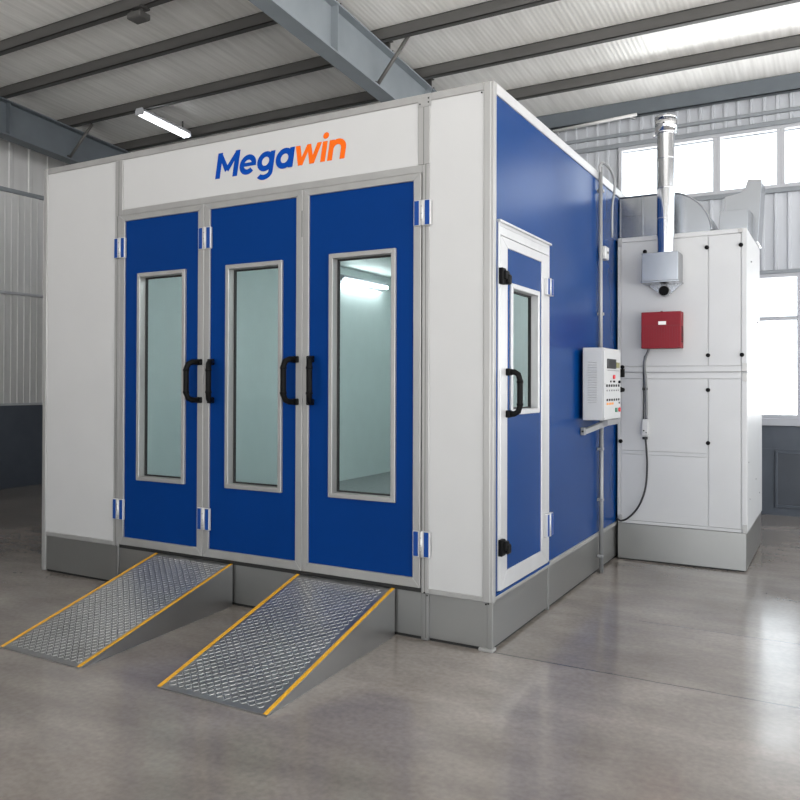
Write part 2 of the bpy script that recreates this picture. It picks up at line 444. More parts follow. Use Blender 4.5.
# ------------------------------------------------------------------ spray booth
booth = thing('spray_booth', 'large white and blue paint spray booth with glazed doors, two ramps at its front', 'spray booth', (-W / 2, DEP / 2, 0))
FR = lambda a, b, d: (a, d, b)                 # front face: d > 0 goes in
SD = lambda a, b, d: (-d, a, b)                # right face
def slab(m, mp, a0, a1, b0, b1, d0, d1, bevel=0.):
    p, q = mp(a0, b0, d0), mp(a1, b1, d1)
    m.box(min(p[0], q[0]), max(p[0], q[0]), min(p[1], q[1]), max(p[1], q[1]), min(p[2], q[2]), max(p[2], q[2]), bevel); return m
def ring(m, mp, o, i, d0, d1, bevel=.002):
    """mitred frame: o and i are (a0, a1, b0, b1)"""
    O = [(o[0], o[2]), (o[1], o[2]), (o[1], o[3]), (o[0], o[3])]; I = [(i[0], i[2]), (i[1], i[2]), (i[1], i[3]), (i[0], i[3])]
    e = Vector(mp(0, 0, d1)) - Vector(mp(0, 0, d0))
    for k in range(4):
        n = (k + 1) % 4
        m.prism([mp(*O[k], d0), mp(*O[n], d0), mp(*I[n], d0), mp(*I[k], d0)], e, bevel)
    return m


# white panels
for a0, a1, b0, b1 in ((-W + .045, -3.244, .34, 3.37), (-3.158, -.505, 2.974, 3.37), (-.424, -.059, .325, 3.37)):
    m = MB('white'); slab(m, FR, a0, a1, b0, b1, .004, .06); m.build('front_panel', booth)
# corner posts and mullions
SK = .305                                       # skirting top
def post(a0, a1, z0, z1, line=True):
    m = MB('alu', 'alud'); m.box(a0, a1, -.006, .07, z0, z1, .003)
    if line: m.use(1).box((a0 + a1) / 2 - .002, (a0 + a1) / 2 + .002, -.0068, -.005, z0, z1)
    return m.build('post', booth)
post(-W, -W + .045, .012, H, False)
post(-3.244, -3.186, SK, 2.926); post(-3.244, -3.158, 2.926, 3.37)
post(-.474, -.424, SK - .01, 2.974); post(-.505, -.424, 2.974, 3.37)
m = MB('alu'); m.box(-.059, -.012, -.006, .03, SK - .012, H, .004); m.box(-.03, .006, .0, .045, SK - .012, H, .004); m.build('corner_post', booth)
for a0, a1, z1 in ((-3.244, -3.186, SK), (-.474, -.424, SK - .01)):
    m = MB('steel', 'alud'); m.box(a0, a1, -.005, .05, .004, z1, .003); m.use(1).box((a0 + a1) / 2 + .006, (a0 + a1) / 2 + .009, -.0058, -.004, .02, z1); m.build('lower_post', booth)
m = MB('steel'); m.box(-.03, .005, -.003, .03, .012, SK - .012, .003); m.build('lower_post', booth)
m = MB('alu'); m.box(-.085, .008, -.008, .05, .0, .02, .003); m.build('foot_plate', booth)
# rails
for a0, a1, b0, b1 in ((-W + .045, -.059, 3.37, H), (-3.186, -.474, 2.926, 2.974), (-W + .045, -3.244, SK, .34), (-.424, -.059, SK - .01, .325)):
    m = MB('alu'); slab(m, FR, a0, a1, b0, b1, -.005, .06, .003); m.build('rail', booth)
# joint plates with screws at the top of the right mullion and post
m = MB('alu', 'black')
slab(m, FR, -.505, -.415, 3.335, 3.40, -.009, -.004, .001)
jp = m.build('joint_plate', booth)
for a, b in ((-.49, 3.355), (-.43, 3.36), (-.43, 3.385), (-.07, 3.355), (-.45, .30), (-.43, .285), (-.02, .29), (-.035, .285)):
    m = MB('black'); m.cyl((a, -.0115, b), (a, -.006, b), .005, n=8); m.build('screw', booth)
# skirting
for a0, a1 in ((-W + .045, -3.244), (-3.186, -.474), (-.424, -.03)):
    m = MB('steel', 'rubber'); slab(m, FR, a0, a1, .02, SK if a0 != -3.186 else .294, .006, .05, .002)
    m.use(1); slab(m, FR, a0, a1, 0, .02, .02, .05); m.build('skirting', booth)
for b0, b1 in ((.02, 1.02), (1.05, DEP - .04)):
    m = MB('steel', 'rubber'); slab(m, SD, b0 + .02, b1, .02, SK, .004, .05, .002)
    m.use(1); slab(m, SD, b0 + .02, b1, 0, .02, .02, .05); m.build('skirting', booth)
m = MB('steel'); slab(m, SD, 1.02, 1.05, .0, SK, -.003, .05, .002); m.build('skirting_joint', booth)
m = MB('alu'); slab(m, SD, 1.06, DEP - .04, SK, .34, -.006, .05, .003); m.build('rail', booth)
m = MB('alu'); slab(m, SD, .045, 1.06, SK - .004, SK + .016, -.004, .05, .002); m.build('rail', booth)
# right side wall in blue, with the opening for the small door
m = MB('blueside')
slab(m, SD, .045, .086, SK + .016, 3.35, .004, .06); slab(m, SD, .086, 1.046, 2.59, 3.35, .004, .06)
slab(m, SD, 1.046, 2.40, .34, 3.35, .004, .06)
slab(m, SD, .05, 1.046, SK + .016, .3375, -.003, .05)
m.build('side_panel', booth)
m = MB('blueside'); slab(m, SD, 2.404, DEP - .04, .34, 3.35, .004, .06); m.build('side_panel', booth)
m = MB('aluw'); slab(m, SD, .045, DEP, 3.35, H, -.006, .06, .003); m.build('rail', booth)
m = MB('white'); m.box(-W, -W + .06, .07, DEP, .02, H - .02); m.build('side_panel', booth)
m = MB('white'); m.box(-W + .06, -.06, DEP - .06, DEP, .02, H - .02); m.build('back_panel', booth)
m = MB('white'); m.box(-W + .06, -.06, .06, DEP - .06, 3.3, H - .03); m.build('roof_panel', booth)
# lining
m = MB('inside', 'insidefloor')
m.box(-W + .06, -W + .1, .10, DEP - .06, .3, 3.16); m.box(-.09, -.065, 1.1, DEP - .06, .3, 3.16); m.box(-W + .1, -.09, DEP - .1, DEP - .06, .3, 3.16)
m.box(-W + .06, -.065, .08, DEP - .06, 3.16, 3.2)
m.box(-W + .06, -3.20, .062, .10, .3, 3.16); m.box(-.46, -.06, .062, .10, .3, 3.16); m.box(-3.2, -.46, .062, .10, 2.93, 3.16)
m.use(1).box(-W + .06, -.065, .08, DEP - .06, .26, .3)
m.build('lining', booth)
# lamps inside; the right-hand pair is unseen, added to brighten the lining
for x, sgn, ya, yb in ((-W + .1, 1, 4.35, 5.5), (-.09, -1, 4.2, 5.6), (-.09, -1, 2.4, 3.8)):
    if 1:
        m = MB('frame'); m.hull([(x, ya, 2.94), (x, yb, 2.94), (x, ya, 3.06), (x, yb, 3.06), (x + sgn * .10, ya, 3.04), (x + sgn * .10, yb, 3.04), (x + sgn * .10, ya, 3.01), (x + sgn * .10, yb, 3.01)])
        l = m.build('lamp_housing', booth)
        t = MB('boothtube'); t.cyl((x + sgn * .10, ya + .03, 2.945), (x + sgn * .10, yb - .03, 2.985), .022, n=12); t.build('tube', l)

for ya in (.9, 3.4):  # unseen ceiling lamps, added as extra light for the lining
    m = MB('frame'); m.box(-1.5, -1.1, ya, ya + 1.5, 3.11, 3.16, .004); l = m.build('lamp_housing', booth)
    for xx in (-1.4, -1.2):
        t = MB('boothtube'); t.cyl((xx, ya + .04, 3.09), (xx, ya + 1.46, 3.09), .025, n=12); t.build('tube', l)

def hinge(parent, mp, a, b, half=.060, hh=.08, dep=.026):
    m = MB('aluw', 'bluehinge', 'grey')
    slab(m, mp, a - half, a - .006, b - hh, b + hh, -dep, -.004, .003); slab(m, mp, a + .006, a + half, b - hh, b + hh, -dep, -.004, .003)
    p, q = mp(a, b - hh, -dep * .8), mp(a, b + hh, -dep * .8); m.cyl(p, q, .012, n=12)
    m.use(1)
    for s in (-1, 1):
        c = a + s * .037; slab(m, mp, c - .016, c + .016, b - hh + .004, b + hh - .004, -dep - .002, -dep)
    m.use(2)
    for k in (-.045, -.005, .04):
        p, q = mp(a, b + k, -dep * .8 - .014), mp(a, b + k, -dep * .8); m.cyl(p, q, .004, n=6)
    return m.build('hinge', parent)

def bar_handle(parent, mp, a, b0, b1, off, out, r=.0205):
    """black D handle; legs lean sideways by off while standing out by out"""
    m = MB('black'); c = .05
    P = [mp(a, b0, 0), mp(a + off * .55, b0, -out * .6), mp(a + off * .85, b0 + c * .3, -out * .88), mp(a + off, b0 + c, -out),
         mp(a + off, b1 - c, -out), mp(a + off * .85, b1 - c * .3, -out * .88), mp(a + off * .55, b1, -out * .6), mp(a, b1, 0)]
    m.tube(P, r, 10)
    for b in (b0, b1):
        slab(m, mp, a - .026, a + .026, b - .022, b + .022, -.03, .0, .005)
    for b in (b0 + c * 1.2, b1 - c * 1.2):
        p, q = mp(a + off, b - .008, -out), mp(a + off, b + .008, -out); m.cyl(p, q, r + .003, n=12)
    return m.build('handle', parent)

def door(mp, o, i, w, panelm, framem, d, fdep, glz=.052):
    """o outer edge, i visible panel, w window frame outer edge: each (a0, a1, b0, b1)"""
    m = MB(panelm)
    hw = (w[0] + .018, w[1] - .018, w[2] + .018, w[3] - .018)
    for q in ((i[0] - .01, hw[0], i[2] - .01, i[3] + .01), (hw[1], i[1] + .01, i[2] - .01, i[3] + .01), (hw[0], hw[1], i[2] - .01, hw[2]), (hw[0], hw[1], hw[3], i[3] + .01)):
        slab(m, mp, q[0], q[1], q[2], q[3], d, d + .055)
    D = m.build('door', booth)
    m = MB(framem); g = .002
    ring(m, mp, (o[0] + g, o[1] - g, o[2] + g, o[3] - g), i, fdep, d + .056, .0025); m.build('door_frame', D)
    m = MB(framem); iw = (w[0] + .032, w[1] - .032, w[2] + .032, w[3] - .032)
    ring(m, mp, w, iw, fdep - .006, d + .062, .003); m.build('window_frame', D)
    m = MB('rubber'); ig = (iw[0] + .010, iw[1] - .010, iw[2] + .010, iw[3] - .010)
    ring(m, mp, iw, ig, glz - .010, glz + .010, 0); m.build('gasket', D)
    m = MB('glass'); slab(m, mp, iw[0], iw[1], iw[2], iw[3], glz, glz + .004); m.build('glass', D)
    return D
B0, B1, I0, I1 = .322, 2.926, .384, 2.879
dm = 'blue'
d1 = door(FR, (-3.184, -2.291, B0, B1), (-3.126, -2.35, I0, I1), (-2.982, -2.475, .842, 2.456), dm, 'alu', .002, -.012)
d2 = door(FR, (-2.291, -1.390, B0, B1), (-2.234, -1.447, I0, I1), (-2.079, -1.566, .842, 2.456), dm, 'alu', .002, -.012)
d3 = door(FR, (-1.390, -.478, B0, B1), (-1.341, -.533, I0, I1), (-1.174, -.661, .842, 2.466), dm, 'alu', .002, -.012)
for d, a in ((d1, -3.172), (d2, -2.274), (d3, -.466)):
    hinge(d, FR, a, 2.668); hinge(d, FR, a, .602)
bar_handle(d1, FR, -2.325, 1.475, 1.755, -.045, .105); bar_handle(d2, FR, -2.215, 1.475, 1.755, .062, .105)
bar_handle(d2, FR, -1.445, 1.475, 1.765, -.035, .105); bar_handle(d3, FR, -1.322, 1.475, 1.765, .057, .105)
m = MB('alud'); slab(m, FR, -1.400, -1.394, 2.60, 2.78, -.0135, -.011); m.build('latch_slot', d2)
# threshold under the doors, a black strip drawn for the gap's shade
m = MB('rubber'); slab(m, FR, -3.184, -.478, .294, .3215, .004, .05); m.build('threshold_gap', booth)
# door jamb gap on the right
m = MB('rubber'); slab(m, FR, -.4785, -.474, .33, 2.926, .01, .05); m.build('door_seal', booth)
# side door
m = MB('aluw')
for q in ((.086, .112, .345, 2.59), (1.022, 1.036, .345, 2.59), (.112, 1.022, 2.565, 2.59)):
    slab(m, SD, *q, -.004, .06, .002)
slab(m, SD, .075, 1.042, 2.586, 2.600, -.02, .02, .002)
m.build('door_jamb', booth)
m = MB('aluw'); slab(m, SD, .112, 1.022, 2.512, 2.565, -.003, .06, .002); m.build('door_head', booth)
sd = door(SD, (.114, 1.02, .338, 2.510), (.230, .872, .446, 2.447), (.285, .818, 1.405, 2.236), 'blueside', 'aluw', .002, -.005)
hinge(sd, SD, .985, 2.285, .065, .06, .03); hinge(sd, SD, .985, .612, .065, .08, .03)
bar_handle(sd, SD, .225, 1.415, 1.675, .01, .085, .018)
for b in (2.258, .606):
    m = MB('black'); slab(m, SD, .085, .145, b - .05, b + .05, -.03, -.002, .004); slab(m, SD, .14, .195, b - .045, b + .015, -.05, -.006, .008)
    slab(m, SD, .11, .175, b - .02, b + .035, -.042, -.004, .005); m.build('latch', sd)
# lettering
def strokes_to(m, poly, ext): m.prism(poly, ext)
def letter_set(chars, x0, col):
    m = MB(col); s = .185; sh = .17; wx = 1.058; z0 = 3.098; T = .222
    P = lambda x, y: (X + (x * wx + y * sh) * s, .0038, z0 + y * s)
    ext = (0, -.0028, 0)
    cnt = [0]
    def quad(*pts):
        cnt[0] += 1
        m.prism([P(*p) for p in pts], (0, -.0024 - .00002 * cnt[0], 0))
    def arc(cx, cy, ro, ri, a0, a1, ky=1., n=26):
        for k in range(n):
            t0, t1 = math.radians(a0 + (a1 - a0) * k / n), math.radians(a0 + (a1 - a0) * (k + 1) / n)
            quad((cx + ro * math.cos(t0), cy + ro * ky * math.sin(t0)), (cx + ro * math.cos(t1), cy + ro * ky * math.sin(t1)),
                 (cx + ri * math.cos(t1), cy + (ro * ky - (ro - ri)) * math.sin(t1)), (cx + ri * math.cos(t0), cy + (ro * ky - (ro - ri)) * math.sin(t0)))
    X = x0
    for ch in chars:
        if ch == 'M':
            quad((0, 0), (T, 0), (T, 1), (0, 1)); quad((.84, 0), (1.06, 0), (1.06, 1), (.84, 1))
            quad((0, 1), (.18, 1), (.60, .36), (.45, .22)); quad((1.06, 1), (.88, 1), (.45, .36), (.60, .22)); w = 1.13
        elif ch == 'e':
            arc(.385, .365, .385, .185, 0, 318); quad((.10, .30), (.765, .30), (.765, .44), (.10, .44)); w = .82
        elif ch == 'g':
            arc(.385, .375, .375, .17, 0, 360); quad((.585, -.02), (.775, -.02), (.775, .735), (.585, .735))
            arc(.39, -.02, .385, .195, 0, -140, .78); w = .86
        elif ch == 'a':
            arc(.385, .365, .385, .175, 0, 360); quad((.59, 0), (.785, 0), (.785, .735), (.59, .735)); w = .83
        elif ch == 'w':
            quad((0, .735), (.20, .735), (.40, 0), (.21, 0)); quad((.21, 0), (.40, 0), (.66, .735), (.50, .735))
            quad((.50, .735), (.66, .735), (.89, 0), (.70, 0)); quad((.70, 0), (.89, 0), (1.12, .735), (.93, .735)); w = 1.16
        elif ch == 'i':
            quad((0, 0), (.195, 0), (.195, .735), (0, .735)); arc(.098, .935, .118, .0, 0, 360, 1., 18); w = .29
        elif ch == 'n':
            quad((0, 0), (.195, 0), (.195, .735), (0, .735)); arc(.355, .39, .355, .16, 0, 165); quad((.515, 0), (.71, 0), (.71, .40), (.515, .40)); w = .75
        X += w * s * wx
    m.build('lettering', booth); return X
X1 = letter_set('Mega', -2.197, 'logoblue')
letter_set('win', X1 - .002, 'logoorange')

# ------------------------------------------------------------------ ramps
def ramp(label, tl, tr, bl, br, zt):
    r = thing('loading_ramp', label, 'ramp', ((bl[0] + tr[0]) / 2, bl[1] / 2, 0), 'loading ramps at the booth doors')
    tl, tr, bl, br = [Vector((*p, z)) for p, z in ((tl, zt), (tr, zt), (bl, .009), (br, .009))]
    th = Vector((0, 0, -.0075))
    def at(u, v): return (bl * (1 - u) + br * u) * (1 - v) + (tl * (1 - u) + tr * u) * v
    m = MB('plate')
    m.prism([at(.0, 0), at(1, 0), at(1, 1), at(0, 1)], th)
    wid = (br - bl).length; ln = (tl - bl).length; nrm = (br - bl).cross(tl - bl).normalized()
    ux = (br - bl).normalized(); uy = (tl - bl).normalized()
    pit = .0265; nu, nv = int((wid - .07) / pit), int((ln - .05) / pit)
    for i in range(nu):
        for j in range(nv):
            c = at((.04 + (i + .5) * pit) / wid, (.03 + (j + .5) * pit) / ln)
            sg = 1 if (i + j) % 2 else -1
            a = (ux * .70 + uy * sg * .71); b = (uy * .70 - ux * sg * .71)
            L, w_, h = .0160, .0042, .0024
            q = [m.bm.verts.new(p) for p in (c + a * L, c + b * w_, c - a * L, c - b * w_, c + a * L * .5 + nrm * h, c - a * L * .5 + nrm * h)]
            for f in ((0, 1, 4), (1, 5, 4), (1, 2, 5), (2, 3, 5), (3, 4, 5), (3, 0, 4)):
                m.bm.faces.new([q[k] for k in f])
    m.build('deck_plate', r)
    for (b_, t_, sgn) in ((bl, tl, 1), (br, tr, -1)):
        e = MB('rampsteel'); dx = Vector((sgn * .006, 0, 0))
        e.prism([b_ + Vector((0, .004, -.008)), t_ + Vector((0, 0, -.008)), Vector((t_.x, t_.y, .001)), Vector((b_.x, b_.y + .10, .0005))], dx); e.build('side_plate', r)
        y = MB('yellow'); w2 = .024 / wid
        u0, u1 = (0, w2) if sgn == 1 else (1 - w2, 1)
        y.prism([at(u0, 0), at(u1, 0), at(u1, 1), at(u0, 1)], nrm * .002); y.build('edge_stripe', r)
    e = MB('rampsteel'); e.prism([bl + Vector((0, -.001, -.009)), br + Vector((0, -.001, -.009)), br + Vector((0, -.001, -.001)), bl + Vector((0, -.001, -.001))], (0, .02, 0)); e.build('front_lip', r)
    e = MB('rampsteel'); e.prism([Vector((tl.x + .01, -.004, .006)), Vector((tr.x - .01, -.004, .006)), Vector((tr.x - .01, -.004, zt - .02)), Vector((tl.x + .01, -.004, zt - .02))], (0, -.006, 0)); e.build('back_plate', r)
    return r
ramp('diamond-plate steel ramp with yellow edges, left of the two at the booth doors', (-2.765, -.014), (-1.998, -.014), (-2.608, -1.394), (-1.897, -1.394), .300)
ramp('diamond-plate steel ramp with yellow edges, right of the two, nearer the booth corner', (-1.428, -.014), (-.658, -.014), (-1.316, -1.376), (-.587, -1.376), .300)

# ------------------------------------------------------------------ heating unit
CX0, CX1, CY0, CY1, CZ0, CZ1 = .016, 1.11, 2.94, 4.30, .335, 2.945
unit = thing('heating_unit', 'tall white air heating cabinet on a steel base, right of the blue booth side', 'heating unit', ((CX0 + CX1) / 2, (CY0 + CY1) / 2, 0))
m = MB('unit', 'alud')
m.box(CX0, CX1 - .002, CY0 + .012, CY1 - .12, 1.71, CZ1, .003)
m.box(CX0, CX1 + .004, CY0 + .012, CY1 + .05, CZ0, 1.7085, .002)
m.use(1).box(CX0 + .01, CX1 - .03, CY0 + .014, CY1 - .14, 1.704, 1.711)
m.build('casing', unit)
g = .0035
for a0, a1, b0, b1 in ((CX0 + .03, .797, 1.765, 2.90), (.803, 1.066, 1.765, 2.90), (CX0 + .03, .797, 1.00, 1.650), (.803, 1.066, .365, 1.650), (CX0 + .03, .797, .365, .965)):
    m = MB('unit'); m.box(a0 + g / 2, a1 - g / 2, CY0 + .002, CY0 + .018, b0, b1, .0025); m.build('access_panel', unit)
for q in ((CX0, CX0 + .028, CZ0 + .03, CZ1), (1.070, CX1 + .001, CZ0 + .03, CZ1)):
    m = MB('unit'); m.box(q[0], q[1], CY0, CY0 + .02, q[2], 1.703, .002); m.box(q[0], q[1], CY0, CY0 + .02, 1.713, q[3], .002); m.build('corner_profile', unit)
for z0, z1 in ((CZ0, CZ0 + .028), (1.655, 1.700), (1.714, 1.760), (2.905, CZ1), (.967, .998)):
    m = MB('unit'); m.box(CX0 + .03, 1.068 if z0 != .967 else .797, CY0, CY0 + .02, z0, z1, .002); m.build('rail', unit)
for x, z in ((CX0 + .004, CZ0), (1.075, CZ0), (1.075, 1.63), (1.075, 1.715), (CX0, 2.868), (1.04, 2.905)):
    m = MB('alu'); m.box(x, x + .038, CY0 - .004, CY0 + .01, z, z + .07 if z < 2.9 else z + .034, .002); m.build('corner_cap', unit)
for x, z in ((.79, 2.80), (1.065, 2.80), (.80, 1.857), (1.073, 1.857), (.80, 1.554), (.80, 1.092), (.262, 2.804), (.045, 1.08), (.045, 1.56), (.06, 1.76)):
    m = MB('black'); m.cyl((x, CY0 - .012, z), (x, CY0 + .002, z), .018, n=16); m.cyl((x, CY0 - .022, z), (x, CY0 - .012, z), .011, n=12); m.build('panel_latch', unit)
for y, z in ((3.15, .60), (3.7, .72), (4.05, .55), (3.1, 1.6), (3.4, 1.6), (3.7, 1.6), (4.0, 1.6), (4.3, 1.6), (3.05, .93), (3.9, 2.2), (3.3, 2.7)):
    m = MB('grey'); m.cyl((CX1 - .004, y, z), (CX1 + .009, y, z), .006, n=8); m.build('rivet', unit)
m = MB('steel', 'rubber'); m.box(CX0 + .004, CX1 - .004, CY0 - .004, CY1 + .05, .012, CZ0 - .002, .003); m.use(1).box(CX0 + .02, CX1 - .02, CY0 + .012, CY1 + .03, 0, .014); m.build('base', unit)

# air duct out of the booth wall into the unit
duct = thing('air_duct', 'galvanised square air duct with curved elbow from the booth side onto the heating unit', 'duct', (.4, 3.4, CZ1))
def elbow_profile(x0, zt, zb, xc, R, n=14):
    p = [(x0, zb), (x0, zt)]
    for k in range(n + 1):
        t = math.pi / 2 * (1 - k / n); p.append((xc + R * math.cos(t), zb + (zt - zb) * math.sin(t)))
    return p
m = MB('duct'); pr = elbow_profile(.006, 3.34, CZ1 + .004, .43, .385)
m.prism([(x, 3.05, z) for x, z in pr], (0, .62, 0)); m.build('duct_body', duct)
m = MB('duct')
for x in (.012, .215): m.box(x - .008, x + .008, 3.043, 3.053, CZ1 + .01, 3.345, .002)
m.box(.012, .215, 3.045, 3.053, 3.16, 3.172, .002)
pts = [(x, 3.05, z) for x, z in pr[1:]]
m.tube([(x, 3.046, z) for x, _, z in pts], .008, 6); m.build('seam', duct)
m = MB('duct'); m.box(.40, .828, 3.02, 3.69, CZ1 + .001, CZ1 + .014, .002); m.build('flange', duct)

d2_ = thing('fresh_air_duct', 'bright sheet-metal intake duct hood on top right corner of the heating unit', 'duct', (.95, 3.7, CZ1))
m = MB('duct'); m.hull([(.835, 3.3, CZ1 + .004), (1.085, 3.3, CZ1 + .004), (1.085, 3.3, 3.18), (.85, 3.3, 3.18), (.835, 3.72, CZ1 + .004), (1.085, 3.72, CZ1 + .004), (1.085, 3.72, 3.22), (.85, 3.72, 3.22)], .002); m.build('duct_throat', d2_)
m = MB('duct'); m.prism([(.832, 3.722, CZ1 + .004), (1.13, 3.722, CZ1 + .004), (1.165, 3.722, 3.53), (1.045, 3.722, 3.545), (1.02, 3.722, 3.46), (.98, 3.722, 3.42), (.84, 3.722, 3.40)], (0, .42, 0), .002); m.build('duct_hood', d2_)
m = MB('duct'); m.box(.832, 1.10, 3.28, 3.3, CZ1 + .001, CZ1 + .02, .002); m.build('flange', d2_)

# flue with its box
flue = thing('flue_pipe', 'shiny round steel flue pipe with collar rising from a steel box on the white unit', 'flue pipe', (.467, 2.8, 2.46))
m = MB('duct'); m.box(.284, .590, 2.70, CY0 - .002, 2.505, 2.752, .003); m.build('flue_box', flue)
m = MB('duct'); m.box(.278, .596, 2.695, CY0 - .002, 2.490, 2.505, .002); m.build('flange', flue)
m = MB('duct'); m.prism([(.30, CY0 - .004, 2.49), (.585, CY0 - .004, 2.49), (.49, CY0 - .004, 2.41), (.40, CY0 - .004, 2.41)], (0, -.02, 0)); m.build('support_gusset', flue)
m = MB('black', 'grey'); m.use(1).cyl((.437, CY0 - .05, 2.435), (.437, CY0 + .0, 2.435), .05, n=24); m.use(0).cyl((.437, CY0 - .052, 2.435), (.437, CY0 - .049, 2.435), .043, n=24); m.build('inspection_port', flue)
m = MB('pipe'); m.cyl((.470, 2.80, 2.752), (.470, 2.80, 3.84), .0745, n=40, cap=False)
for z in (3.05, 3.32, 3.58): m.cyl((.470, 2.80, z), (.470, 2.80, z + .010), .0765, n=40)
m.build('pipe', flue)
m = MB('pipe', 'black'); m.cyl((.470, 2.80, 3.815), (.470, 2.80, 3.935), .092, n=40); m.cyl((.470, 2.80, 3.80), (.470, 2.80, 3.815), .080, .092, n=40); m.cyl((.470, 2.80, 3.93), (.470, 2.80, 3.95), .095, n=40)
m.use(1).cyl((.470, 2.704, 3.878), (.470, 2.712, 3.878), .008, n=10); m.build('collar', flue)
m = MB('pipe'); m.box(.362, .385, 2.79, 2.81, 3.79, 3.81, .003); m.build('clamp_lug', flue)
ep = MB('sheet'); ep.cyl((-1.70, 6.25, 5.13), (-.55, 6.25, 5.18), .022, n=12)
ep.tube([(-.72, 6.25, 5.172), (-.66, 6.25, 5.175), (-.60, 6.40, 5.175)], .012, 8); ep.tube([(-1.66, 6.25, 5.132), (-1.66, 6.40, 5.132)], .012, 8)
tag(ep.build('eaves_pipe'), 'short pale pipe under the eaves beam, left of the shiny flue top', 'pipe')

# red burner box
burner = thing('burner_box', 'red metal burner box with small white label mounted on the white heating unit', 'burner', (.425, 2.87, 1.915))
m = MB('red', 'redd'); m.box(.256, .596, 2.81, CY0 - .001, 1.920, 2.243, .008, 2)
m.use(1)
m.box(.262, .590, 2.8085, 2.811, 2.118, 2.122)
for k in range(14): m.box(.275 + k * .0225, .2765 + k * .0225, 2.809, 2.811, 1.935, 2.11)
m.build('housing', burner)
m = MB('label'); m.box(.405, .470, 2.806, 2.811, 2.128, 2.158, .001); m.build('name_plate', burner)
m = MB('black')
for k in range(8): m.box(.595, .599, 2.835, 2.90, 1.975 + k * .018, 1.985 + k * .018)
m.build('side_vent', burner)
m = MB('redd'); m.cyl((.425, 2.85, 2.243), (.425, 2.85, 2.252), .01, n=10); m.build('screw', burner)
m = MB('redd'); m.cyl((.58, 2.806, 1.93), (.58, 2.811, 1.93), .006, n=8); m.build('screw', burner)

# cable with its switch box
cable = thing('power_cable', 'grey hose and black cable hanging from the red burner box down to the steel base', 'cable', (.3, 2.9, .34))
m = MB('hose'); m.tube(spline([(.31, 2.87, 1.925), (.30, 2.895, 1.90), (.268, 2.915, 1.83), (.262, 2.922, 1.75), (.272, 2.925, 1.62), (.277, 2.925, 1.45), (.277, 2.925, 1.289)]), .012, 8); m.build('hose', cable)
m = MB('cable'); m.tube(spline([(.262, 2.925, 1.86), (.250, 2.93, 1.70), (.254, 2.93, 1.50), (.250, 2.93, 1.289)]), .005, 6); m.build('thin_wire', cable)
m = MB('cable'); m.tube(spline([(.272, 2.918, 1.125), (.282, 2.915, 1.0), (.288, 2.912, .85), (.272, 2.905, .66), (.215, 2.90, .50), (.13, 2.90, .395), (.06, 2.905, .355), (.005 + .01, 2.915, .372)]), .0085, 8); m.build('lead', cable)
for z in (1.56, 1.115):
    m = MB('rubber'); m.box(.244, .288, 2.915, CY0 - .0, z - .012, z + .012, .003); m.build('clip', cable)
sw = thing('switch_box', 'small light grey switch box on the hanging cable, on the white unit front', 'switch box', (.268, 2.92, 1.14))
m = MB('cab'); m.box(.245, .298, 2.893, CY0 + .001, 1.14, 1.285, .004); m.build('cover', sw)
m = MB('black'); m.cyl((.262, 2.889, 1.185), (.262, 2.894, 1.185), .007, n=10); m.build('screw', sw)
m = MB('black'); m.cyl((.283, 2.889, 1.168), (.283, 2.894, 1.168), .005, n=8); m.build('screw', sw)

# ------------------------------------------------------------------ control cabinet on the booth side
KX0, KX1, KY0, KY1, KZ0, KZ1 = .034, .204, 1.755, 2.275, 1.318, 1.889
ctl = thing('control_cabinet', 'light grey electrical control cabinet with buttons and display on the blue booth side', 'control cabinet', (KX0, (KY0 + KY1) / 2, KZ0))
m = MB('cab'); m.box(KX0, KX1 - .012, KY0, KY1, KZ0, KZ1, .005); m.build('casing', ctl)
m = MB('cab'); m.box(KX1 - .010, KX1, KY0 + .002, KY1 - .002, KZ0 + .004, KZ1 - .004, .003); m.build('door', ctl)
m = MB('cab', 'grey')
for k in range(17):
    z = 1.46 + k * .0195
    m.hull([(.075, KY0 + .001, z), (.150, KY0 + .001, z), (.075, KY0 - .006, z + .001), (.150, KY0 - .006, z + .001), (.075, KY0 + .001, z + .010), (.150, KY0 + .001, z + .010)])
    m.use(1).box(.078, .147, KY0 - .0012, KY0 + .001, z - .002, z); m.use(0)
m.build('louvres', ctl)
def face_box(name, y0, y1, z0, z1, mt, d=.006, mi=None):
    m = MB(mt); m.box(KX1 - .001, KX1 + d, y0, y1, z0, z1, min(.002, d / 3)); return m.build(name, ctl)
ky = lambda f: KY0 + (KY1 - KY0) * f
kz = lambda f: KZ1 - (KZ1 - KZ0) * f
s = face_box('display', ky(.17), ky(.66), kz(.285), kz(.15), 'bezel', .010)
m = MB('screen'); m.box(KX1 + .009, KX1 + .0115, ky(.22), ky(.60), kz(.275), kz(.165)); m.build('screen', s)
face_box('counter', ky(.70), ky(.90), kz(.27), kz(.19), 'olive', .007)
face_box('title_strip', ky(.2), ky(.92), kz(.315), kz(.305), 'grey', .002)
def button(fy, fz, r, mt, d=.014):
    m = MB(mt); m.cyl((KX1 - .001, ky(fy), kz(fz)), (KX1 + d, ky(fy), kz(fz)), r, n=14); return m.build('push_button', ctl)
button(.55, .40, .017, 'redbut')
for f in (.37, .55, .60): button(f, .465, .008, 'black', .008)
for f in (.16, .30, .44, .58, .72, .88): face_box('rocker_switch', ky(f) - .018, ky(f) + .018, kz(.54), kz(.505), 'black', .004)
button(.88, .47, .012, 'black')
for f in (.16, .30, .44, .58, .72, .84): button(f, .59, .007, 'grey', .006)
for f in (.18, .32, .46, .60, .74, .88): face_box('rocker_switch', ky(f) - .017, ky(f) + .017, kz(.738), kz(.706), 'black', .004)
for f in (.20, .36, .50): face_box('tag', ky(f) - .026, ky(f) + .026, kz(.79), kz(.76), 'orange', .003)
button(.9, .77, .008, 'black', .006)
